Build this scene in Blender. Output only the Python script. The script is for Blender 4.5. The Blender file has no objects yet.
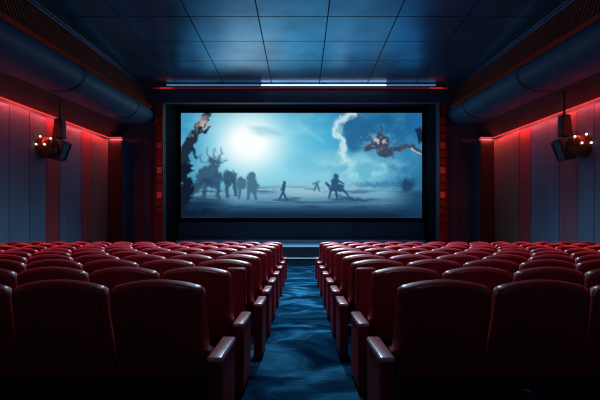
import bpy, bmesh, math, random
import numpy as np
from mathutils import Vector, Matrix
random.seed(7); rng = np.random.default_rng(11)
S = bpy.context.scene
C = S.collection
CAMZ, F = 1.285, 450.0

# ------------------------------------------------------------------ materials
def srgb(r, g, b):
    f = lambda c: (c/12.92 if c <= 0.04045 else ((c+0.055)/1.055)**2.4)
    return tuple(f(v/255.0) for v in (r, g, b))

def mat(name, col, rough=0.5, metal=0.0, var=0.25, scale=6.0, bump=0.0, bscale=120.0, coat=0.0, spec=0.5, sheen=0.0, stretch=None):
    m = bpy.data.materials.new(name); m.use_nodes = True
    nt = m.node_tree; N = nt.nodes; L = nt.links
    p = N['Principled BSDF']
    tc = N.new('ShaderNodeTexCoord'); mp = N.new('ShaderNodeMapping')
    L.new(tc.outputs['Object'], mp.inputs['Vector'])
    if stretch: mp.inputs['Scale'].default_value = stretch
    nz = N.new('ShaderNodeTexNoise'); nz.inputs['Scale'].default_value = scale; nz.inputs['Detail'].default_value = 4
    L.new(mp.outputs['Vector'], nz.inputs['Vector'])
    r = N.new('ShaderNodeValToRGB')
    r.color_ramp.elements[0].position = 0.3; r.color_ramp.elements[1].position = 0.7
    r.color_ramp.elements[0].color = tuple(c*(1-var) for c in col)+(1,)
    r.color_ramp.elements[1].color = tuple(c*(1+var) for c in col)+(1,)
    L.new(nz.outputs['Fac'], r.inputs['Fac']); L.new(r.outputs['Color'], p.inputs['Base Color'])
    p.inputs['Roughness'].default_value = rough; p.inputs['Metallic'].default_value = metal
    p.inputs['Coat Weight'].default_value = coat; p.inputs['Coat Roughness'].default_value = 0.33; p.inputs['Specular IOR Level'].default_value = spec
    p.inputs['Sheen Weight'].default_value = sheen
    if bump:
        n2 = N.new('ShaderNodeTexNoise'); n2.inputs['Scale'].default_value = bscale; n2.inputs['Detail'].default_value = 3
        L.new(mp.outputs['Vector'], n2.inputs['Vector'])
        b = N.new('ShaderNodeBump'); b.inputs['Strength'].default_value = bump; b.inputs['Distance'].default_value = 0.01
        L.new(n2.outputs['Fac'], b.inputs['Height']); L.new(b.outputs['Normal'], p.inputs['Normal'])
    return m

def emit(name, col, strength):
    m = bpy.data.materials.new(name); m.use_nodes = True
    nt = m.node_tree; nt.nodes.remove(nt.nodes['Principled BSDF'])
    e = nt.nodes.new('ShaderNodeEmission'); e.inputs['Color'].default_value = tuple(col)+(1,)
    e.inputs['Strength'].default_value = strength
    nt.links.new(e.outputs['Emission'], nt.nodes['Material Output'].inputs['Surface'])
    return m

M = {}
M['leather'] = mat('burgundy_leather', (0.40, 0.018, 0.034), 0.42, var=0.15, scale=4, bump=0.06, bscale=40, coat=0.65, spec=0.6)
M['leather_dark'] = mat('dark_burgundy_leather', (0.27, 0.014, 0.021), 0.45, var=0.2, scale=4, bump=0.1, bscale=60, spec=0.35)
M['pad'] = mat('arm_pad_leather', (0.56, 0.19, 0.22), 0.33, var=0.12, scale=5, coat=1.0, spec=0.8)  # base colour lightened to carry the pale highlight on the pads
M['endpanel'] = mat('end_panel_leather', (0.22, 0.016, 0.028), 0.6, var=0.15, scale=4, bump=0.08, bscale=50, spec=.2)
M['iron'] = mat('black_iron', (0.012, 0.012, 0.015), 0.5, metal=0.6)
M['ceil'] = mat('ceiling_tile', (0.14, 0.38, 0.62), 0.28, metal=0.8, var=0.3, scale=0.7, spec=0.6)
M['void'] = mat('dark_gap', (0.008, 0.010, 0.014), 0.9)
M['wall'] = mat('navy_wall', (0.020, 0.034, 0.052), 0.8, var=0.2, scale=1.5)
M['sidewall'] = mat('side_wall_fabric', (0.075, 0.14, 0.22), 0.8, var=0.14, scale=1.0, stretch=(3, 3, .25))
M['black'] = mat('black_masking', (0.006, 0.008, 0.011), 0.85, spec=.06)
M['frontwall'] = mat('front_wall_fabric', (0.07, 0.15, 0.23), 0.85, var=0.25, scale=0.6)
M['navy'] = mat('proscenium_navy', (0.05, 0.095, 0.15), 0.7, var=0.2, scale=0.8)
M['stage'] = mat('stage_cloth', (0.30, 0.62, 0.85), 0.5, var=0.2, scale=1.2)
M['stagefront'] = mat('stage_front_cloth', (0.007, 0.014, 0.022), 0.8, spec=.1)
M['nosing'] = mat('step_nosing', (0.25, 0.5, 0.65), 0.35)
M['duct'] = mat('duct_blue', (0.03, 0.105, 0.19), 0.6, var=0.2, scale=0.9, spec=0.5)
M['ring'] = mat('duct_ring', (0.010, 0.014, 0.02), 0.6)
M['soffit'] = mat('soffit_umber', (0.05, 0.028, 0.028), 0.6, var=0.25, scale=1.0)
M['grille'] = mat('grille_bronze', (0.40, 0.15, 0.07), 0.5, metal=0.3)
M['redrail'] = mat('red_rail', (0.30, 0.030, 0.025), 0.5)
M['bluerail'] = mat('blue_rail', (0.16, 0.20, 0.34), 0.35, metal=0.4)
M['pgrey'] = mat('panel_greyblue', (0.065, 0.165, 0.28), 0.8, var=0.14, scale=1.0, stretch=(3, 3, .25), sheen=.2)
M['pred'] = mat('panel_red', (0.30, 0.022, 0.04), 0.8, var=0.12, scale=1.0, stretch=(3, 3, .25), sheen=.2)
M['pbrown'] = mat('panel_brown', (0.13, 0.09, 0.075), 0.8, var=0.16, scale=1.0, stretch=(3, 3, .25), sheen=.2)
M['pmauve'] = mat('panel_mauve', (0.17, 0.09, 0.14), 0.8, var=0.14, scale=1.0, stretch=(3, 3, .25), sheen=.2)
M['pdark'] = mat('panel_dark_brown', (0.028, 0.014, 0.013), 0.8, var=0.16, scale=1.0, stretch=(3, 3, .25))
M['bronze'] = mat('bronze_shell', (0.13, 0.09, 0.045), 0.3, metal=0.5, var=0.3, scale=8)
M['hood'] = mat('hood_navy', (0.03, 0.085, 0.14), 0.5, var=0.2)
M['dark'] = mat('bracket_dark', (0.012, 0.010, 0.010), 0.6)
M['led'] = emit('red_led', (1.0, 0.045, 0.04), 1.25)
M['bulb'] = emit('warm_bulb', (1.0, 0.80, 0.52), 2.2)
M['tubeb'] = emit('cool_tube_bright', (0.62, 0.80, 1.0), 2.0)
M['tubed'] = emit('cool_tube_dim', (0.18, 0.42, 0.75), 0.42)
M['redline'] = emit('red_line_lamp', (0.55, 0.03, 0.035), 0.16)
M['railglow'] = emit('red_rail_emit', (.60, .08, .05), 0.04)  # lower rail given a faint red emission
M['redspot'] = emit('red_line_lamp_hot', (0.9, 0.05, 0.05), 0.5)
M['downlens'] = emit('added_downlight_lens', (0.6, 0.8, 1.0), 2.0)

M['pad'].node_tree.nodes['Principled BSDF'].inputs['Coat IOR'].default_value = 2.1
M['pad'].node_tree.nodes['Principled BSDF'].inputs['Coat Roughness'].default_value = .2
# carpet: blue pile with swirling lighter waves
def carpet():
    m = bpy.data.materials.new('blue_carpet'); m.use_nodes = True
    nt = m.node_tree; N = nt.nodes; L = nt.links; p = N['Principled BSDF']
    tc = N.new('ShaderNodeTexCoord')
    mp = N.new('ShaderNodeMapping'); mp.inputs['Scale'].default_value = (0.75, 1.0, 1)
    mp.inputs['Rotation'].default_value = (0, 0, 0.25)
    L.new(tc.outputs['Object'], mp.inputs['Vector'])
    nz = N.new('ShaderNodeTexNoise'); nz.inputs['Scale'].default_value = 1.5; nz.inputs['Detail'].default_value = 7
    nz.inputs['Distortion'].default_value = 1.3; nz.inputs['Roughness'].default_value = 0.5
    L.new(mp.outputs['Vector'], nz.inputs['Vector'])
    r = N.new('ShaderNodeValToRGB'); e = r.color_ramp.elements
    e[0].position = 0.36; e[0].color = (0.001, 0.009, 0.025, 1)
    e[1].position = 0.68; e[1].color = (0.024, 0.155, 0.29, 1)
    x = e.new(0.5); x.color = (0.004, 0.033, 0.070, 1)
    L.new(nz.outputs['Fac'], r.inputs['Fac'])
    f = N.new('ShaderNodeTexNoise'); f.inputs['Scale'].default_value = 90; f.inputs['Detail'].default_value = 2
    L.new(tc.outputs['Object'], f.inputs['Vector'])
    mx = N.new('ShaderNodeMix'); mx.data_type = 'RGBA'; mx.blend_type = 'MULTIPLY'; mx.inputs[0].default_value = 0.5
    L.new(r.outputs['Color'], mx.inputs[6]); L.new(f.outputs['Fac'], mx.inputs[7])
    g = N.new('ShaderNodeMix'); g.data_type = 'RGBA'; g.inputs[0].default_value = 0.5
    L.new(r.outputs['Color'], g.inputs[6]); L.new(mx.outputs[2], g.inputs[7])
    L.new(g.outputs[2], p.inputs['Base Color'])
    p.inputs['Roughness'].default_value = 0.9; p.inputs['Specular IOR Level'].default_value = 0.0
    b = N.new('ShaderNodeBump'); b.inputs['Strength'].default_value = 0.5; b.inputs['Distance'].default_value = 0.05
    L.new(nz.outputs['Fac'], b.inputs['Height']); L.new(b.outputs['Normal'], p.inputs['Normal'])
    return m
M['carpet'] = carpet()

# ------------------------------------------------------------------ mesh helpers
def obj(name, bm, m, parent=None, loc=(0, 0, 0), smooth=False):
    bmesh.ops.recalc_face_normals(bm, faces=bm.faces[:])
    me = bpy.data.meshes.new(name); bm.to_mesh(me); bm.free()
    for mm in (m if isinstance(m, (list, tuple)) else [m]): me.materials.append(mm)
    if smooth:
        for p in me.polygons: p.use_smooth = True
    o = bpy.data.objects.new(name, me); C.objects.link(o); o.location = loc
    if parent: o.parent = parent
    return o

def tag(o, label=None, cat=None, group=None, kind=None):
    if label: o['label'] = label
    if cat: o['category'] = cat
    if group: o['group'] = group
    if kind: o['kind'] = kind
    return o

def thing(name, label, cat, loc=(0, 0, 0), group=None):
    o = bpy.data.objects.new(name, None); C.objects.link(o); o.location = loc
    o.empty_display_size = 0.1
    return tag(o, label, cat, group)

def hexa(bm, pts):
    """pts: 8 points, bottom loop 4 then top loop 4"""
    v = [bm.verts.new(p) for p in pts]
    for f in ((0, 1, 2, 3), (4, 5, 6, 7), (0, 1, 5, 4), (1, 2, 6, 5), (2, 3, 7, 6), (3, 0, 4, 7)):
        bm.faces.new([v[i] for i in f])
    return v

def box(bm, x0, x1, y0, y1, z0, z1, bev=0.0, seg=2):
    b = bmesh.new()
    hexa(b, [(x0, y0, z0), (x1, y0, z0), (x1, y1, z0), (x0, y1, z0), (x0, y0, z1), (x1, y0, z1), (x1, y1, z1), (x0, y1, z1)])
    bmesh.ops.recalc_face_normals(b, faces=b.faces[:])
    if bev:
        bmesh.ops.bevel(b, geom=b.edges[:], offset=bev, segments=seg, profile=0.5, affect='EDGES')
    merge(bm, b)

def merge(bm, b):
    mp = {v: bm.verts.new(v.co) for v in b.verts}
    for f in b.faces:
        try: bm.faces.new([mp[v] for v in f.verts])
        except ValueError: pass
    b.free()

def mbox(*a, **k):
    b = bmesh.new(); box(b, *a, **k); return b

# ------------------------------------------------------------------ setting
def struct(name, bm, m, smooth=False):
    return tag(obj(name, bm, m, smooth=smooth), kind='structure')

WX = 8.2                                       # side walls
ZC = 7.775                                     # ceiling
zw = lambda y: 4.92 + 0.0485*(y-12.2)          # top of the side wall under the soffit
zg = lambda y: 6.04 + 0.0707*(y-9.87)          # lower rail of the grille
zs = lambda y: 7.32 + 0.0575*(y-11.75)         # upper rail of the grille
Y0, YE = 0.0, 19.8                             # where the soffits begin and end

struct('floor', mbox(-WX-.3, WX+.3, -1.0, 22.3, -0.2, 0), M['carpet'])
bm = bmesh.new()
box(bm, -WX-.3, WX+.3, -1.0, 22.3, ZC+.03, ZC+.2)
struct('ceiling', bm, M['void'])
# ceiling tiles: one mesh, the joints are its pattern
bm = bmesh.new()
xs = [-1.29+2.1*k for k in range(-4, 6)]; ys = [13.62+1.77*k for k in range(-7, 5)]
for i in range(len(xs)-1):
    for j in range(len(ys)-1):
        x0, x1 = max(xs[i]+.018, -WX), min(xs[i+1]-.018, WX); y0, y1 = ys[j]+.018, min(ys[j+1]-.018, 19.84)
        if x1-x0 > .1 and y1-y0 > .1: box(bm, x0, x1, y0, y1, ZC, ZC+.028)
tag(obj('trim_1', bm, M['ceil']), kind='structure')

for sx, side in ((-1, 'left'), (1, 'right')):
    bm = bmesh.new(); a, b = sorted((sx*WX, sx*(WX+.25)))
    box(bm, a, b, -1.0, 22.3, 0, ZC+.03)
    struct('wall_'+side, bm, M['sidewall'])
struct('wall_front', mbox(-WX, WX, 22.1, 22.3, 0, ZC+.03), M['frontwall'])

# proscenium: two piers, the fascia, and the roof of the recess
bm = bmesh.new()
for sx in (-1, 1):
    a, b = sorted((sx*6.03, sx*WX)); box(bm, a, b, 19.86, 20.1, 0, ZC+.03)
box(bm, -6.03, 6.03, 19.86, 20.1, 6.95, ZC+.03)
box(bm, -6.03, 6.03, 20.1, 22.1, 7.5, ZC+.03)
struct('trim_2', bm, M['navy'])
bm = bmesh.new()
for sx in (-1, 1):
    a, b = sorted((sx*6.03, sx*6.2)); box(bm, a, b, 20.1, 22.1, 0, ZC+.03)
struct('trim_6', bm, M['black'])
# thin vertical battens on the piers and the wall returns
bm = bmesh.new()
for sx in (-1, 1):
    for x in (6.42, 6.62, 7.05):
        box(bm, sx*x-.02, sx*x+.02, 19.8, 19.86, 0, 5.3)
struct('trim_3', bm, M['leather_dark'])
for sx in (-1, 1):
    a, b = sorted((sx*7.56, sx*WX)); 
    struct('trim_%d' % (4 if sx < 0 else 5), mbox(a, b, 19.06, 19.86, 0, 5.2), M['navy'])

# ------------------------------------------------------------------ soffit ducts above the side walls
def duct(sx, side):
    t = thing('ceiling_duct', 'long rounded dark blue ceiling duct above the %s wall' % side, 'duct', (sx*7.0, 0, 6.0), 'ceiling ducts')
    O = Vector((sx*7.0, 0, 6.0))
    def P(x, y, z): return Vector((sx*x, y, z))-O
    def sweep(profile, y0, y1, n=8):
        """profile(y) -> closed list of (x,z)"""
        bm = bmesh.new(); rings = []
        for k in range(n+1):
            y = y0+(y1-y0)*k/n
            rings.append([bm.verts.new(P(x, y, z)) for x, z in profile(y)])
        m = len(rings[0])
        for a, b in zip(rings, rings[1:]):
            for i in range(m):
                bm.faces.new((a[i], a[(i+1) % m], b[(i+1) % m], b[i]))
        bm.faces.new(rings[0]); bm.faces.new(rings[-1])
        return bm
    def belly(y, grow=0.0):
        g = zg(y); pts = [(6.60, g-.06)]
        # quarter round bulging to the room, then turning under towards the wall
        ctrl = [(6.60, g-.06), (6.42, g-.26), (6.47, g-.58), (6.88, g-.82), (7.50, g-.86)]
        out = []
        for i in range(len(ctrl)-1):
            p0 = ctrl[max(i-1, 0)]; p1 = ctrl[i]; p2 = ctrl[i+1]; p3 = ctrl[min(i+2, len(ctrl)-1)]
            for k in range(6):
                s = k/6
                out.append(tuple(0.5*((2*p1[q])+(-p0[q]+p2[q])*s+(2*p0[q]-5*p1[q]+4*p2[q]-p3[q])*s*s+(-p0[q]+3*p1[q]-3*p2[q]+p3[q])*s**3) for q in (0, 1)))
        out.append(ctrl[-1])
        return out
    def body(y):
        return belly(y)+[(7.55, zg(y)-.80), (7.4, zg(y)-.06)]
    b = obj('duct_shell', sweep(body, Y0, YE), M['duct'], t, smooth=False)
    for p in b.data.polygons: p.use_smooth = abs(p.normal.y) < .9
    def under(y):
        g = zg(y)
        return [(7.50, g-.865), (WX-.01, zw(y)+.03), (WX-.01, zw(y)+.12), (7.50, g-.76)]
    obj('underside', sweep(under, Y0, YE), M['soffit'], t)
    def ringp(y):
        c = belly(y); cx, cz = 7.1, zg(y)-.3; o = []
        for x, z in c:
            d = Vector((x-cx, z-cz)); d.normalize(); o.append((x+d.x*.014, z+d.y*.014))
        return o+[(7.52, zg(y)-.8), (7.42, zg(y)-.1)]
    for y in (8.9, 13.35, 17.75):
        obj('joint_ring', sweep(ringp, y-.06, y+.06, 1), M['ring'], t)
    # upright board behind the rails, rails, and the finned grille
    obj('backing_board', sweep(lambda y: [(7.02, zg(y)-.2), (7.10, zg(y)-.2), (7.10, ZC-.01), (7.02, ZC-.01)], Y0, YE), M['wall'], t)
    for dz in (0.0, -.10):
        obj('upper_rail', sweep(lambda y: [(6.99, min(zs(y), ZC-.03)+dz-.02), (7.02, min(zs(y), ZC-.03)+dz-.02), (7.02, min(zs(y), ZC-.03)+dz+.02), (6.99, min(zs(y), ZC-.03)+dz+.02)], Y0, YE), M['bluerail'], t)
    obj('lower_rail', sweep(lambda y: [(6.57, zg(y)-.05), (6.66, zg(y)-.05), (6.66, zg(y)+.05), (6.57, zg(y)+.05)], Y0, YE), M['railglow'], t)
    bm = bmesh.new()
    y = Y0+.05
    while y < YE-.05:
        for (yy, w, lift) in ((y, .05, .035),):
            a, bz = zg(yy)+.05, min(zs(yy), ZC-.03)-.13
            hexa(bm, [P(6.62, yy, a), P(6.62, yy+w, a), P(6.62+.05, yy+w, a-.02), P(6.62+.05, yy, a-.02),
                      P(6.97, yy, bz), P(6.97, yy+w, bz), P(7.01, yy+w, bz-.02), P(7.01, yy, bz-.02)])
        y += .16
    obj('grille', bm, M['grille'], t)
    obj('grille_backing', sweep(lambda y: [(6.68, zg(y)+.03), (6.72, zg(y)), (7.015, min(zs(y), ZC-.03)-.16), (7.015, min(zs(y), ZC-.03)-.12)], Y0, YE), M['soffit'], t)
    return t
duct(-1, 'left'); duct(1, 'right')

LEDW = 9.5
LEDS = 6.5
def area_lamp(parent, loc, d, ly, lx, watts, col=(1.0, .10, .09), spread=180):
    l = bpy.data.lights.new('lamp', 'AREA'); l.shape = 'RECTANGLE'; l.size = lx; l.size_y = ly
    l.energy = watts; l.color = col; l.spread = math.radians(spread)
    o = bpy.data.objects.new('lamp', l); C.objects.link(o); o.parent = parent; o.location = loc
    z = -Vector(d).normalized(); y = Vector((0, 1, 0)); y = (y-z*y.dot(z)).normalized(); x = y.cross(z)
    o.rotation_euler = Matrix((x, y, z)).transposed().to_euler()
    return o
# ------------------------------------------------------------------ wall panels and red light strips
bounds = [10.9, 11.68, 12.56, 13.5, 14.38, 15.2, 16.67, 17.46, 19.0]
kinds = ['pmauve', 'pgrey', 'pgrey', 'pgrey', 'pred', 'pgrey', 'pred', 'pbrown']
desc = {1: 'tall grey-blue fabric wall panel at the near end of the {s} wall',
        2: 'tall grey-blue fabric wall panel, second from the near end of the {s} wall',
        3: 'tall grey-blue wall panel just before the first red panel of the {s} wall',
        4: 'tall red fabric wall panel nearest the camera on the {s} wall',
        5: 'wide grey-blue wall panel between the two red panels of the {s} wall',
        6: 'narrow red wall panel beside the brown panel on the {s} wall',
        7: 'brown wall panel at the far corner of the {s} wall'}
bounds_r = [11.6, 12.5, 13.27, 14.19, 15.97, 16.77, 19.0]
kinds_r = ['pgrey', 'pgrey', 'pmauve', 'pgrey', 'pred', 'pbrown']
desc_r = ['tall grey-blue fabric wall panel at the near end of the right wall',
          'grey-blue wall panel just nearer than the mauve panel of the right wall',
          'tall mauve fabric wall panel behind the spotlight on the right wall',
          'wide grey-blue wall panel between the mauve and red panels of the right wall',
          'narrow red wall panel beside the brown panel on the right wall',
          'wide brown wall panel at the far corner of the right wall']
sets = {-1: (bounds[1:], kinds[1:], [desc[k].format(s='left') for k in range(1, 8)]), 1: (bounds_r, kinds_r, desc_r)}
for sx, side in ((-1, 'left'), (1, 'right')):
    bs, ks, ds = sets[sx]
    for i in range(len(ks)):
        y0, y1 = bs[i]+.012, bs[i+1]-.012
        xa, xb = sx*(WX-.002), sx*(WX-.06)
        bm = bmesh.new()
        hexa(bm, [(xa, y0, .02), (xb, y0, .02), (xb, y1, .02), (xa, y1, .02),
                  (xa, y0, zw(y0)-.14), (xb, y0, zw(y0)-.14), (xb, y1, zw(y1)-.14), (xa, y1, zw(y1)-.14)])
        bmesh.ops.bevel(bm, geom=bm.edges[:], offset=.008, segments=1, affect='EDGES')
        o = obj('wall_panel', bm, M[ks[i]])
        tag(o, ds[i], 'wall panel', 'fabric panels on the side walls')
    a, b = sorted((sx*7.58, sx*(WX-.07)))
    o = obj('wall_panel', mbox(a, b, 19.0, 19.055, .02, zw(19)-.12, bev=.008), M['pdark'])
    tag(o, 'short brown wall panel facing the seats beside the %s red light column' % side, 'wall panel', 'fabric panels on the side walls')
    # red LED strip tucked under the soffit, running along the wall and round the return
    bm = bmesh.new()
    for k in range(10):
        y0, y1 = 3+1.6*k, 3+1.6*(k+1)
        xa, xb = sx*(WX-.012), sx*(WX-.055)
        hexa(bm, [(xa, y0, zw(y0)-.02), (xb, y0, zw(y0)-.02), (xb, y1, zw(y1)-.02), (xa, y1, zw(y1)-.02),
                  (xa, y0, zw(y0)+.005), (xb, y0, zw(y0)+.005), (xb, y1, zw(y1)+.005), (xa, y1, zw(y1)+.005)])
    a, b = sorted((sx*7.58, sx*(WX-.055)))
    box(bm, a, b, 19.005, 19.05, zw(19)-.02, zw(19)+.005)
    strip = obj('led_strip', bm, M['led'])
    for k in range(5):
        y0, y1 = 8.6+2*k, 10.6+2*k; ym = (y0+y1)/2
        area_lamp(strip, (sx*(WX-.17), ym, zw(ym)-.05), (sx*.5, 0, -1), 2.0, .05, LEDW*2.0, (1.0, .06, .05), 170)
    for k in range(7):
        y0, y1 = 3+2*k, 5+2*k; ym = (y0+y1)/2
        area_lamp(strip, (sx*(WX-.16), ym, zw(ym)-.06), (-sx*.75, 0, -1), 2.0, .05, LEDS, (1.0, .05, .06), 72)
    area_lamp(strip, (sx*7.85, 18.96, zw(19)-.05), (0, .25, -1), .05, .5, LEDW*1.2)
    tag(strip, 'glowing red light strip along the top of the %s wall' % side, 'light strip', 'red light strips')

# ------------------------------------------------------------------ red light columns by the screen
def light_column(sx, side):
    x0, x1 = sorted((sx*6.04, sx*6.36)); cx = (x0+x1)/2
    t = thing('light_column', 'tall column of dim red glass light cells on the %s of the screen' % side, 'light', (cx, 19.75, 0), 'red light columns')
    w = x1-x0
    bm = bmesh.new()
    box(bm, -w/2, -w/2+.045, -.10, .10, 0, 6.9); box(bm, w/2-.045, w/2, -.10, .10, 0, 6.9)
    box(bm, -w/2+.045, w/2-.045, .05, .10, 0, 6.9)
    obj('frame', bm, M['redrail'], t)
    lv = [.05, .06, .08, .10, .45, .12, .14, .40, .12, .10, .22, .07, .06, .05]
    z = 1.3
    for k, s in enumerate(lv):
        h = .36
        obj('light_cell', mbox(-w/2+.05, w/2-.05, -.06, .045, z, z+h-.09, bev=.01, seg=1),
            emit('red_cell_%d' % k, (.75, .035, .04), s*.55), t)
        z += h
    bm = bmesh.new(); box(bm, -w/2+.05, w/2-.05, -.03, .045, 0, 1.28)
    obj('lower_panel', bm, M['leather_dark'], t)
light_column(-1, 'left'); light_column(1, 'right')

# ------------------------------------------------------------------ lamps over the proscenium
t = thing('ceiling_light', 'long white-blue tube light where the ceiling meets the screen fascia', 'light', (0, 19.74, ZC-.09))
obj('bright_tube', mbox(-1.75, 3.75, -.03, .03, -.02, .02, bev=.008), M['tubeb'], t)
obj('dim_tube', mbox(-5.9, -1.76, -.03, .03, -.03, .03, bev=.012), M['tubed'], t)
obj('end_tube', mbox(3.76, 5.9, -.03, .03, -.03, .03, bev=.012), M['tubed'], t)
bm = bmesh.new()
for x in (-5.5, -3.5, -1.755, 1.0, 3.755, 5.5): box(bm, x-.04, x+.04, .0, .12, .03, .09)
obj('bracket', bm, M['iron'], t)
t = thing('light_line', 'thin red light line along the top of the dark screen fascia', 'light', (0, 19.83, 7.58))
obj('lamp', mbox(-6.5, 6.5, -.02, .029, -.02, .02), M['redline'], t)
for x in (-5.95, 5.95): obj('hot_end', mbox(x-.3, x+.3, -.024, -.0205, -.024, .024), M['redspot'], t)

# ------------------------------------------------------------------ stage
t = thing('stage', 'low dark stage with a pale blue cloth top below the screen', 'stage', (0, 17.4, 0))
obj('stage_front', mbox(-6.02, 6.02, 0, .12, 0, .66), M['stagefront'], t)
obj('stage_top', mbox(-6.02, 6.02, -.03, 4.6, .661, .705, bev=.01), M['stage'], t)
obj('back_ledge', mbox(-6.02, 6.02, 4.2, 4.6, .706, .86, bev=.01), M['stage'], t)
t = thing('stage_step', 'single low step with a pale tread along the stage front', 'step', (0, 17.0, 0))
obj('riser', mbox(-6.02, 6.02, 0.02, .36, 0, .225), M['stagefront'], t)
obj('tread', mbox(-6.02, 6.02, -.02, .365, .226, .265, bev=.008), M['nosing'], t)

# ------------------------------------------------------------------ the screen picture
SX0, SX1, SY0, SY1 = 181.0, 422.0, 113.0, 218.0
def vnoise(x, y, seed):
    r = np.random.default_rng(seed); T = r.random((64, 64))
    xi = np.floor(x).astype(int); yi = np.floor(y).astype(int); fx = x-xi; fy = y-yi
    fx = fx*fx*(3-2*fx); fy = fy*fy*(3-2*fy)
    g = lambda a, b: T[b % 64, a % 64]
    return (g(xi, yi)*(1-fx)+g(xi+1, yi)*fx)*(1-fy)+(g(xi, yi+1)*(1-fx)+g(xi+1, yi+1)*fx)*fy
def fbm(x, y, seed, o=5):
    s = 0; a = .5; 
    for k in range(o): s = s+a*vnoise(x*2**k+3.1*k, y*2**k+1.7*k, seed+k); a *= .5
    return s/(1-.5**o)
def paint(X, Y):
    col = np.zeros(X.shape+(3,))
    def lay(c, a):
        a = np.clip(a, 0, 1)[..., None]; col[:] = col*(1-a)+np.array(c, float)*a
    wx = (fbm(X/5, Y/5, 100)-.5)*1.2; wy = (fbm(X/5, Y/5, 200)-.5)*1.2
    def ell(cx, cy, rx, ry, rot=0, soft=.2, wob=0):
        dx = X+wx*wob-cx; dy = Y+wy*wob-cy; c, s = math.cos(rot), math.sin(rot)
        d = np.sqrt(((dx*c+dy*s)/rx)**2+((-dx*s+dy*c)/ry)**2)
        return np.clip((1+soft-d)/(2*soft), 0, 1)
    def gau(cx, cy, rx, ry): return np.exp(-((X-cx)/rx)**2-((Y-cy)/ry)**2)
    def seg(pts, w0, w1, soft=.6, wob=0):
        A = np.zeros(X.shape); n = len(pts)-1
        PX = X+wx*wob; PY = Y+wy*wob
        for i in range(n):
            (ax, ay), (bx, by) = pts[i], pts[i+1]
            tt = np.clip(((PX-ax)*(bx-ax)+(PY-ay)*(by-ay))/((bx-ax)**2+(by-ay)**2), 0, 1)
            d = np.hypot(PX-ax-tt*(bx-ax), PY-ay-tt*(by-ay)); w = w0+(w1-w0)*(i+tt)/n
            A = np.maximum(A, np.clip((w+soft-d)/(2*soft), 0, 1))
        return A
    def speck(sc, lo, k, seed): return np.clip((fbm(X/sc, Y/sc, seed, 3)-lo)*k, 0, 1)
    u = (X-SX0)/(SX1-SX0); v = (Y-SY0)/(SY1-SY0)
    col[:] = np.stack([44+0*u, 138-14*u+16*v, 186-6*u+6*v], -1)
    lay((24, 92, 142), gau(392, 122, 46, 30)*.85)
    lay((66, 176, 214), gau(316, 140, 40, 34)*.75)
    lay((48, 150, 196), gau(212, 140, 16, 22)*.6)
    lay((26, 104, 156), gau(190, 156, 10, 24)*.6)
    n = fbm(X/20, Y/13, 5)
    lay((150, 208, 222), np.clip((n-.48)*3, 0, 1)*.4*np.clip(1.2-v*1.1, 0, 1))
    lay((128, 190, 206), gau(236, 118, 34, 8)*.8)
    lay((96, 158, 176), ell(230, 119, 15, 4, .12, .5, 8)*.6)
    lay((150, 210, 226), gau(300, 176, 66, 22)*.8)
    lay((120, 200, 220), gau(372, 170, 34, 20)*.6)
    lay((128, 212, 234), gau(254, 148, 58, 46)*.95)
    lay((200, 240, 248), gau(250, 144, 36, 32)*.95)
    lay((252, 255, 255), gau(249, 142, 26, 22)*1.3)
    lay((120, 192, 212), ell(266, 131, 16, 4, .2, .4, 3)*.5)
    lay((190, 230, 238), ell(266, 135, 15, 2.6, .2, .6, 3)*.5)
    lay((150, 210, 226), seg([(299, 125), (323, 141)], 1.8, .5, 2.5)*.6)
    lay((100, 190, 216), ell(308, 163, 18, 9, 0, .5, 9)*.5)
    # cumulus: dark blue heart with a bright billowing rim
    cl = np.maximum.reduce([ell(351, 121, 12, 12, 0, .2, 7), ell(354, 140, 11, 12, 0, .25, 7), ell(362, 130, 15, 14, 0, .3, 6)])
    lay((34, 98, 144), cl*.85)
    rim = np.maximum.reduce([seg([(354, 113), (346, 116), (341, 120)], 3, 3, 1.6, 5), seg([(341, 120), (336, 124), (334, 130), (337, 136)], 3.2, 3, 1.6, 5), seg([(337, 136), (343, 139), (344, 146), (342, 154), (346, 160)], 2.8, 2.4, 1.6, 6)])
    lay((206, 230, 236), rim*.9)
    lay((150, 196, 210), ell(340, 128, 3, 5, 0, .5, 5)*.7)
    lay((170, 220, 230), np.clip((fbm(X/11, Y/8, 31)-.42)*4, 0, 1)*gau(360, 170, 40, 14)*.75)
    lay((180, 222, 230), np.clip((fbm(X/9, Y/7, 37)-.42)*4, 0, 1)*gau(342, 168, 20, 12)*.8)
    lay((36, 112, 158), np.clip((fbm(X/14, Y/10, 43)-.45)*4, 0, 1)*gau(400, 168, 20, 20)*.7)
    # ground
    g = np.clip((Y-184)/8, 0, 1)
    lay((112, 160, 184), g*.85)
    lay((168, 206, 220), gau(312, 190, 60, 6)*.75)
    lay((48, 92, 130), np.clip((Y-196)/14, 0, 1)*.85)
    lay((84, 132, 164), gau(318, 203, 40, 3)*.5)
    st = fbm(X/24, Y/2.2, 61); lay((30, 66, 102), np.clip((st-.5)*5, 0, 1)*g*.55)
    lay((14, 36, 60), np.clip((Y-203)/12, 0, 1)*.9)
    lay((20, 52, 84), np.clip((X-385)/30, 0, 1)*np.clip((Y-188)/6, 0, 1)*.75)
    lay((18, 44, 70), np.clip((236-X)/34, 0, 1)*np.clip((Y-194)/9, 0, 1)*.9)
    lay((20, 66, 104), np.clip((X-396)/26, 0, 1)*np.clip((Y-150)/40, 0, 1)*.5)
    lay((44, 102, 140), ell(408, 184, 13, 7, 0, .4, 9)*.7); lay((24, 58, 88), ell(407, 184, 6, 5, 0, .4, 9)*.8)
    lay((44, 104, 142), ell(376, 185, 20, 2.4, 0, .6, 6)*.6)
    # leaning tree at the left edge
    dk = (26, 42, 60)
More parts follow.
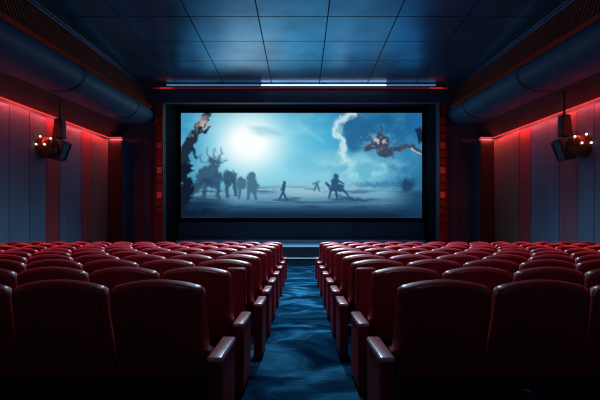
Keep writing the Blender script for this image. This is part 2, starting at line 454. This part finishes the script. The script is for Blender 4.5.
    lay(dk, seg([(179, 168), (185, 152), (191, 140), (198, 129), (206, 117), (209, 112)], 6.5, 2.2, .9, 7)*.97)
    lay(dk, np.maximum(seg([(195, 133), (204, 131), (211, 126)], 2, .8, .7, 6), seg([(186, 148), (192, 150), (197, 158)], 1.6, .7, .7, 6)))
    lay((112, 100, 104), seg([(190, 138), (199, 125), (207, 115)], 1.6, 1.1, .8, 9)*speck(3, .42, 6, 72)*.95)
    lay((190, 170, 162), speck(3.2, .5, 8, 71)*gau(204, 124, 7, 7)*1.1)
    lay((14, 28, 46), np.maximum(ell(184, 172, 7, 9, 0, .15, 10), ell(186, 193, 8, 16, .1, .15, 10)))
    lay((14, 28, 46), ell(190, 213, 22, 4, 0, .5, 6)*.9)
    # big horned beast with a rider, and walkers beside it
    bd = (48, 84, 112)
    lay(bd, np.maximum.reduce([ell(210, 177, 13, 10, .05, .15, 8), ell(199, 184, 5, 9, .25, .2, 8), ell(214, 164, 6, 8, 0, .2, 8), ell(229, 177, 7, 8, .2, .2, 8)])*.92)
    for pts in ([(206, 184), (203, 198)], [(217, 184), (219, 199)], [(226, 182), (227, 197)], [(234, 180), (236, 195)], [(198, 186), (193, 194)]):
        lay(bd, seg(pts, 2.6, 1.5, .7, 4)*.9)
    for pts in ([(212, 158), (207, 153), (208, 148)], [(218, 158), (222, 153), (221, 147)], [(207, 163), (201, 161), (199, 157), (202, 155)], [(215, 157), (214, 148)], [(221, 164), (227, 160)]):
        lay((66, 104, 128), seg(pts, 1.1, .6, .6, 4)*.65)
    lay((150, 176, 184), speck(2.6, .53, 9, 81)*gau(213, 158, 10, 9)*.75)
    lay((24, 50, 76), speck(4, .5, 8, 83)*gau(206, 182, 12, 10)*.6)
    lay((64, 104, 132), np.maximum.reduce([ell(241, 184, 4, 8, .1, .2, 7), ell(251, 184, 6, 10, 0, .2, 7), ell(253, 175, 4, 4, 0, .25, 5), seg([(240, 190), (239, 198)], 1.6, 1.2), seg([(249, 190), (248, 199)], 1.8, 1.4), seg([(254, 190), (256, 199)], 1.8, 1.4)])*.9)
    lay((70, 108, 134), seg([(236, 180), (233, 173), (235, 169)], 1.1, .6, .6, 4)*.8)
    # runner with a drift of dust
    fg = (36, 74, 108)
    lay((110, 158, 184), ell(274, 193, 6, 3.4, 0, .4, 6)*.6)
    lay(fg, np.maximum.reduce([ell(284.5, 182.6, 1.5, 1.8), seg([(284, 185), (283, 192)], 1.7, 1.5, .5), seg([(283, 192), (287, 200)], 1.2, .8, .5), seg([(283, 192), (279.5, 199)], 1.1, .8, .5), seg([(284, 186), (280.5, 190)], .8, .6, .5)])*.92)
    # distant figure and mounted figure
    lay((60, 108, 140), np.maximum.reduce([ell(316.5, 184, 2, 3, .2, .3, 3), seg([(316, 186), (314, 191)], 1, .7), seg([(318, 186), (319.5, 191)], 1, .7), seg([(313, 184), (320, 181)], .8, .5)])*.85)
    lay((36, 74, 108), np.maximum.reduce([ell(335.5, 175.5, 1.7, 2), ell(335, 182, 3.6, 6, .25, .2, 5), ell(337, 188, 7.5, 3.6, .2, .2, 6), seg([(331, 190), (329, 198)], 1.3, .8), seg([(336, 190), (337, 199)], 1.3, .8), seg([(343, 190), (348, 195)], 1.4, .8), seg([(329, 186), (326, 183)], 1.4, 1), seg([(337, 180), (344, 184)], 1.2, .6)])*.92)
    lay((30, 70, 106), ell(350, 198, 16, 1.8, .12, .5, 5)*.75)
    # winged drifting beast at the upper right
    br = (54, 66, 88)
    lay(br, np.maximum.reduce([ell(379, 147, 13, 5, .08, .2, 10), ell(386, 153, 9, 4, .1, .25, 9), ell(381, 139, 7, 6, .3, .25, 10), seg([(379, 134), (381, 127)], 1.4, .6, .7, 5), seg([(392, 149), (402, 147), (411, 146), (423, 154)], 2.6, 1.8, .7, 6), ell(368, 148, 4, 2.4, -.4, .3, 7)])*.92)
    lay((206, 196, 190), speck(2.8, .52, 9, 91)*gau(379, 141, 13, 7)*.95)
    lay((112, 88, 92), speck(3, .52, 8, 95)*gau(392, 148, 20, 5)*.75)
    lay((210, 200, 194), seg([(412, 149), (421, 154)], 1.1, .7, .6, 4)*.8)
    lay((22, 38, 62), ell(420.5, 134, 4, 8, 0, .2, 7)*.95)
    return np.clip(col, 0, 255)

NX, NY = 362, 158
gx = np.linspace(SX0, SX1, NX); gy = np.linspace(SY0, SY1, NY)
XX, YY = np.meshgrid(gx, gy)
RGB = paint(XX, YY)/255.0
LIN = np.where(RGB <= .04045, RGB/12.92, ((RGB+.055)/1.055)**2.4)
DS = 22.0
sw = (SX1-SX0)/2*DS/F; zt = CAMZ+(231-SY0)*DS/F; zb = CAMZ+(231-SY1)*DS/F; scx = ((SX0+SX1)/2-301)*DS/F
t = thing('cinema_screen', 'wide lit cinema screen showing a blue misty battle scene', 'screen', (scx, DS, zb))
verts = [(-sw+2*sw*i/(NX-1), 0, (zt-zb)*(1-j/(NY-1))) for j in range(NY) for i in range(NX)]
faces = [(j*NX+i, (j+1)*NX+i, (j+1)*NX+i+1, j*NX+i+1) for j in range(NY-1) for i in range(NX-1)]
me = bpy.data.meshes.new('picture'); me.from_pydata(verts, [], faces); me.update()
ca = me.color_attributes.new('film', 'FLOAT_COLOR', 'POINT')
ca.data.foreach_set('color', np.concatenate([LIN, np.ones(LIN.shape[:2]+(1,))], -1).astype(np.float32).ravel())
m = bpy.data.materials.new('film_picture'); m.use_nodes = True
nt = m.node_tree; nt.nodes.remove(nt.nodes['Principled BSDF'])
e = nt.nodes.new('ShaderNodeEmission'); at = nt.nodes.new('ShaderNodeVertexColor'); at.layer_name = 'film'
nt.links.new(at.outputs['Color'], e.inputs['Color']); nt.links.new(e.outputs['Emission'], nt.nodes['Material Output'].inputs['Surface'])
e.inputs['Strength'].default_value = 1.0
me.materials.append(m)
o = bpy.data.objects.new('picture', me); C.objects.link(o); o.parent = t
bm = bmesh.new(); H = zt-zb; fw = .13
box(bm, -sw-fw, -sw-.002, -.08, .09, -.2, H+.22); box(bm, sw+.002, sw+fw, -.08, .09, -.2, H+.22)
box(bm, -sw-.002, sw+.002, -.08, .09, -.2, -.002); box(bm, -sw-.002, sw+.002, -.08, .09, H+.002, H+.22)
obj('frame', bm, M['black'], t)
obj('backing', mbox(-sw, sw, .004, .05, 0, H), M['black'], t)

# ------------------------------------------------------------------ multi-bulb spotlights under the soffits
def spotlight(sx, side):
    D = 14.2 if sx < 0 else 13.0; X = 7.6; K = .0316
    zc = 3.87 if sx < 0 else 3.68            # height of the lamp body
    t = thing('spotlight', 'bronze multi-bulb spotlight with a dark navy hood hanging beside the %s wall' % side, 'spotlight', (sx*X, D, zw(D)+.02), 'wall spotlights')
    z0 = zw(D)+.02
    def P(x, y, z): return (-sx*x, y, z-z0)       # x towards the aisle
    zt_, zb_ = zc+30*K, zc+10.5*K
    bm = bmesh.new()
    hexa(bm, [P(-.20, -.13, zb_), P(.13, -.13, zb_), P(.13, .13, zb_), P(-.20, .13, zb_),
              P(-.12, -.13, zt_), P(.12, -.13, zt_), P(.12, .13, zt_), P(-.12, .13, zt_)])
    bmesh.ops.bevel(bm, geom=bm.edges[:], offset=.02, segments=2, affect='EDGES')
    obj('mount_bracket', bm, M['dark'], t)
    w_ = P(0, 0, 0)[0]; zu = zg(D)-.865+(X-7.5)/(WX-.01-7.5)*(zw(D)+.03-zg(D)+.865)
    obj('hanging_rod', mbox(-.025, .025, -.025, .025, zt_-z0-.02, zu-z0-.004), M['dark'], t)
    # hood: a sheared box, its mouth looking down across the seats
    bm = bmesh.new()
    q = [(-.32, -.30), (-.04, -.36), (.20, .25), (-.14, .36)]
    hexa(bm, [P(x, -.10, zc+z) for x, z in q]+[P(x, .34, zc+z) for x, z in q])
    bmesh.ops.recalc_face_normals(bm, faces=bm.faces[:])
    bmesh.ops.bevel(bm, geom=bm.edges[:], offset=.025, segments=2, affect='EDGES')
    h = obj('hood', bm, M['hood'], t)
    # dished mouth recess rim on the hood
    bm = bmesh.new()
    d = Vector((.24, 0, .61)).normalized(); n_ = Vector((d.z, 0, -d.x)); o_ = Vector((.08, 0, zc-.055))
    for (a, b, c, e2) in ((-.29, .29, -.09, -.06), (-.29, .29, .30, .33), (-.29, -.25, -.06, .30), (.25, .29, -.06, .30)):
        pts = []
        for off in (-.004, .03):
            for s, yy in ((a, c), (b, c), (b, e2), (a, e2)):
                p = o_+d*s+n_*off; pts.append(P(p.x, yy, p.z))
        hexa(bm, pts)
    obj('mouth_rim', bm, M['dark'], h)
    # bronze rear shell
    bm = bmesh.new(); bmesh.ops.create_uvsphere(bm, u_segments=28, v_segments=16, radius=1)
    cx, cz = -.42, zc+.035
    for v in bm.verts:
        r = v.co; v.co = Vector(P(cx+r.x*.44, r.y*.34-.12, cz+r.z*.33))
    sh = obj('rear_shell', bm, M['bronze'], t, smooth=True)
    bm = bmesh.new()
    for k in range(9):     # stepped cooling ribs round the shell
        a = -1.1+.24*k; cxx = cx+.44*math.sin(a); rr = math.cos(a)
        n = 20; ring = []
        for w, ex in ((-.008, 1.0), (-.008, 1.05), (.008, 1.05), (.008, 1.0)):
            ring.append([bm.verts.new(P(cxx+w, -.12+.34*rr*ex*math.cos(6.2832*i/n), cz+.32*rr*ex*math.sin(6.2832*i/n))) for i in range(n)])
        for q2 in range(4):
            A, B = ring[q2], ring[(q2+1) % 4]
            for i in range(n): bm.faces.new((A[i], A[(i+1) % n], B[(i+1) % n], B[i]))
    obj('cooling_ribs', bm, M['bronze'], sh, smooth=False)
    for (bx, by) in ((39.5, 143.5), (46, 138.5), (58, 138), (45.5, 147), (53, 147)):
        x = (bx-60.5)*K; z = zc+(149-by)*K
        ux, uz = (x-cx)/.44, (z-cz)/.33; rr = math.hypot(ux, uz)
        if rr > .94: ux, uz = ux*.94/rr, uz*.94/rr; rr = .94
        yy = -.12-.34*math.sqrt(max(0, 1-rr*rr))
        bm = bmesh.new(); bmesh.ops.create_uvsphere(bm, u_segments=12, v_segments=8, radius=.032)
        for v in bm.verts: v.co += Vector(P(cx+ux*.45, yy-.03, cz+uz*.34))
        obj('bulb', bm, M['bulb'], t, smooth=True)
spotlight(-1, 'left'); spotlight(1, 'right')

# ------------------------------------------------------------------ seats
BW = .279
def prof(z):                     # rear surface of the reclined backrest
    pts = [(.34, .20), (.45, .155), (.58, .092), (.72, .040), (.86, .010), (1.02, 0.0)]
    return float(np.interp(z, [p[0] for p in pts], [p[1] for p in pts])) if False else _cub(z, pts)
def _cub(z, pts):
    z = min(max(z, pts[0][0]), pts[-1][0])
    for i in range(len(pts)-1):
        if z <= pts[i+1][0]:
            p0 = pts[max(i-1, 0)]; p1 = pts[i]; p2 = pts[i+1]; p3 = pts[min(i+2, len(pts)-1)]
            s = (z-p1[0])/(p2[0]-p1[0])
            return .5*(2*p1[1]+(-p0[1]+p2[1])*s+(2*p0[1]-5*p1[1]+4*p2[1]-p3[1])*s*s+(-p0[1]+3*p1[1]-3*p2[1]+p3[1])*s**3)
    return pts[-1][1]
def ztop(u):
    a = abs(u); c = 1.004-.044*u*u
    if a > .86: q = (a-.86)/.14; c -= .034*(1-math.sqrt(max(0, 1-q*q)))
    return c
def halfw(z): q = min(1, max(0, (z-.5)/.42)); return .283-.010*q*q*(3-2*q)
def back_bm(inset=0.0, zb=.36, thick=.115, r=.034, off=0.0, U=18, V=22):
    us = [math.sin(math.pi/2*(-1+2*i/U))*.55+(-1+2*i/U)*.45 for i in range(U+1)]
    vs = [(.5-.5*math.cos(math.pi*j/V))*.6+(j/V)*.4 for j in range(V+1)]
    bm = bmesh.new(); G = {}
    for s in (0, 1):
        for i, u in enumerate(us):
            for j, v in enumerate(vs):
                z = zb+inset+v*(ztop(u)-inset-zb-inset)
                x = u*(halfw(z)-inset)
                d = min((1-abs(u))*BW, (ztop(u)-inset-z), (z-zb-inset)*1.2)
                q = max(0.0, 1-d/r); h = math.sqrt(max(0, 1-min(q, 1)**2))
                y = prof(z)+thick/2+off
                edge = i in (0, U) or j in (0, V)
                if edge and s: G[s, i, j] = G[0, i, j]; continue
                G[s, i, j] = bm.verts.new((x, y+(1 if s else -1)*thick/2*h, z))
    for s in (0, 1):
        for i in range(U):
            for j in range(V):
                bm.faces.new((G[s, i, j], G[s, i+1, j], G[s, i+1, j+1], G[s, i, j+1]))
    return bm

def make_seat_meshes():
    d = {}
    def keep(key, name, bm, m, smooth=True):
        o = obj(name, bm, M[m] if isinstance(m, str) else m, smooth=smooth); d[key] = (name, o.data); bpy.data.objects.remove(o)
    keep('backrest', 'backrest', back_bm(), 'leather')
    keep('back_panel', 'back_panel', back_bm(inset=.022, thick=.016, r=.02, off=-.0045, U=16, V=18), 'leather_dark')  # darker leather puts the shade of the rear face into its colour
    # cushion with a domed top and rounded nose
    bm = mbox(-.222, .222, .25, .68, .345, .475, bev=.05, seg=4)
    keep('cushion', 'seat_cushion', bm, 'leather')
    # slim shared armrest between seats: post, panel and pad (built for the side towards -x)
    bm = mbox(-.2745, -.2435, .20, .58, .30, .535, bev=.012); box(bm, -.272, -.246, .30, .40, 0, .31)
    keep('arm', 'armrest', bm, 'iron', False)
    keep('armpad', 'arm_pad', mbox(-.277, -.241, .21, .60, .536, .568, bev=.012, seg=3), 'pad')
    # wide aisle end panel with its pad
    bm = mbox(-.378, -.294, 0.0, .50, .03, .530, bev=.014); box(bm, -.36, -.31, .06, .44, 0, .04)
    keep('endarm', 'end_panel', bm, 'endpanel', False)
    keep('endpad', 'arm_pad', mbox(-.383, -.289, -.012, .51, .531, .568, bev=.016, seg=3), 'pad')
    bm = mbox(-.20, .20, .30, .56, .28, .345, bev=.01)
    box(bm, -.03, .03, .36, .44, .04, .29); box(bm, -.16, .16, .30, .50, 0, .045, bev=.01)
    keep('frame', 'seat_frame', bm, 'iron', False)
    keep('rear', 'rear_panel', mbox(0, .20, -.155, -.05, .42, .93, bev=.03, seg=3), 'leather_dark')
    return d
SM = make_seat_meshes()
def mirrored(me):
    c = me.copy(); 
    for v in c.vertices: v.co.x = -v.co.x
    c.flip_normals(); return c
SMR = {k: (n, mirrored(me)) for k, (n, me) in SM.items() if k in ('arm', 'armpad', 'endarm', 'endpad', 'rear')}

ordn = ['first', 'second', 'third', 'fourth', 'fifth', 'sixth', 'seventh', 'eighth', 'ninth', 'tenth', 'eleventh', 'twelfth', 'thirteenth', 'fourteenth', 'fifteenth']
PITCH = .57
ROWS = [2.56, 3.51, 4.46, 5.41, 6.45, 7.6, 8.9, 10.35, 11.95]; NR = len(ROWS)
proto = {}
def part(mesh_entry, parent):
    n, me = mesh_entry; o = bpy.data.objects.new(n, me); C.objects.link(o); o.parent = parent; return o
def build_seat(side, aisle):
    t = bpy.data.objects.new('cinema_chair', None); C.objects.link(t); t.empty_display_size = .1
    lib = dict(SM)
    if side > 0: arms = SM
    else: arms = SMR
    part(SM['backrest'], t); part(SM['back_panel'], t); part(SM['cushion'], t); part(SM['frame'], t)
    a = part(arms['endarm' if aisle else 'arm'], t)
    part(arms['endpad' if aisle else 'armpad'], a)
    return t
def copy_tree(o, parent=None):
    c = o.copy(); C.objects.link(c)
    if parent: c.parent = parent
    for ch in list(o.children): copy_tree(ch, c)
    return c
for side in (-1, 1):
    sname = 'left' if side < 0 else 'right'
    for r in range(NR):
        D = ROWS[r]
        edge0 = (.548, .546)[r] if r < 2 else .484
        ncol = min(13, int((303/F*(D+.45)-edge0)/PITCH)+1)
        for c in range(ncol):
            key = (side, c == 0)
            if key not in proto: t = proto[key] = build_seat(*key)
            else: t = copy_tree(proto[key])
            t.location = (side*(edge0+BW+PITCH*c), D, 0)
            rowtxt = 'nearest row' if r == 0 else ('front row by the stage' if r == NR-1 else '%s nearest row' % ordn[r])
            coltxt = 'at the aisle end' if c == 0 else '%s from the aisle' % ordn[c]
            tag(t, 'burgundy cinema chair on the %s, %s, %s' % (sname, rowtxt, coltxt), 'chair',
                'cinema chairs left of the aisle' if side < 0 else 'cinema chairs right of the aisle')
    # the third-row aisle seat carries a lower padded panel behind its back
for t in [o for o in C.objects if o.name.startswith('cinema_chair') and 'third nearest row' in o['label'] and 'aisle end' in o['label']]:
    s = 1 if t.location.x > 0 else -1
    p = part((SM if s > 0 else SMR)['rear'], t); p.location.x = -s*.235

# ------------------------------------------------------------------ added unseen downlights over the aisle, to brighten carpet and chairs
def downlight(y, place, e=60.0, cone=100, tilt=0):
    t = thing('added_downlight', 'added unseen downlight in the ceiling above the aisle, %s' % place, 'light', (0, y, ZC), 'added aisle downlights')
    bm = bmesh.new(); n = 24; rings = []
    for rr, z in ((.10, .0), (.15, .0), (.15, -.03), (.12, -.04), (.10, -.012)):
        rings.append([bm.verts.new((rr*math.cos(6.2832*i/n), rr*math.sin(6.2832*i/n), z-.001)) for i in range(n)])
    for A, B in zip(rings, rings[1:]+rings[:1]):
        for i in range(n): bm.faces.new((A[i], A[(i+1) % n], B[(i+1) % n], B[i]))
    obj('trim_ring', bm, M['iron'], t)
    bm = bmesh.new(); bmesh.ops.create_cone(bm, cap_ends=True, segments=24, radius1=.098, radius2=.098, depth=.006)
    for v in bm.verts: v.co.z -= .008
    obj('lens', bm, M['downlens'], t)
    l = bpy.data.lights.new('lamp', 'SPOT'); l.energy = e; l.color = (.60, .82, 1.0)
    l.spot_size = math.radians(cone); l.spot_blend = 1.0; l.shadow_soft_size = .09
    o = bpy.data.objects.new('lamp', l); C.objects.link(o); o.parent = t; o.location = (0, 0, -.06); o.rotation_euler = (math.radians(-tilt), 0, 0)
for y, p, e, c in ((5.0, 'nearest the camera', 450.0, 50), (8.3, 'middle of the three', 1300.0, 70), (11.9, 'nearest the screen', 5200.0, 127)): downlight(y, p, e, c, 4 if y > 11 else 0)

# ------------------------------------------------------------------ world, camera, view
w = bpy.data.worlds.new('dim_house'); S.world = w; w.use_nodes = True
w.node_tree.nodes['Background'].inputs['Color'].default_value = (.46, .58, .84, 1)
w.node_tree.nodes['Background'].inputs['Strength'].default_value = .05
cam = bpy.data.cameras.new('camera'); co = bpy.data.objects.new('camera', cam); C.objects.link(co)
co.location = (0, 0, CAMZ); co.rotation_euler = (math.pi/2, 0, 0)
cam.sensor_width = 36; cam.lens = 36*F/600; cam.shift_y = 31/600; cam.shift_x = -1/600; cam.clip_start = .05
S.camera = co
S.view_settings.view_transform = 'Standard'; S.view_settings.look = 'None'
S.view_settings.exposure = 0; S.view_settings.gamma = 1; S.view_settings.use_curve_mapping = False
S.cycles.use_denoising = True
S.cycles.max_bounces = 6
S.cycles.sample_clamp_indirect = 4
S.cycles.filter_width = 1.1
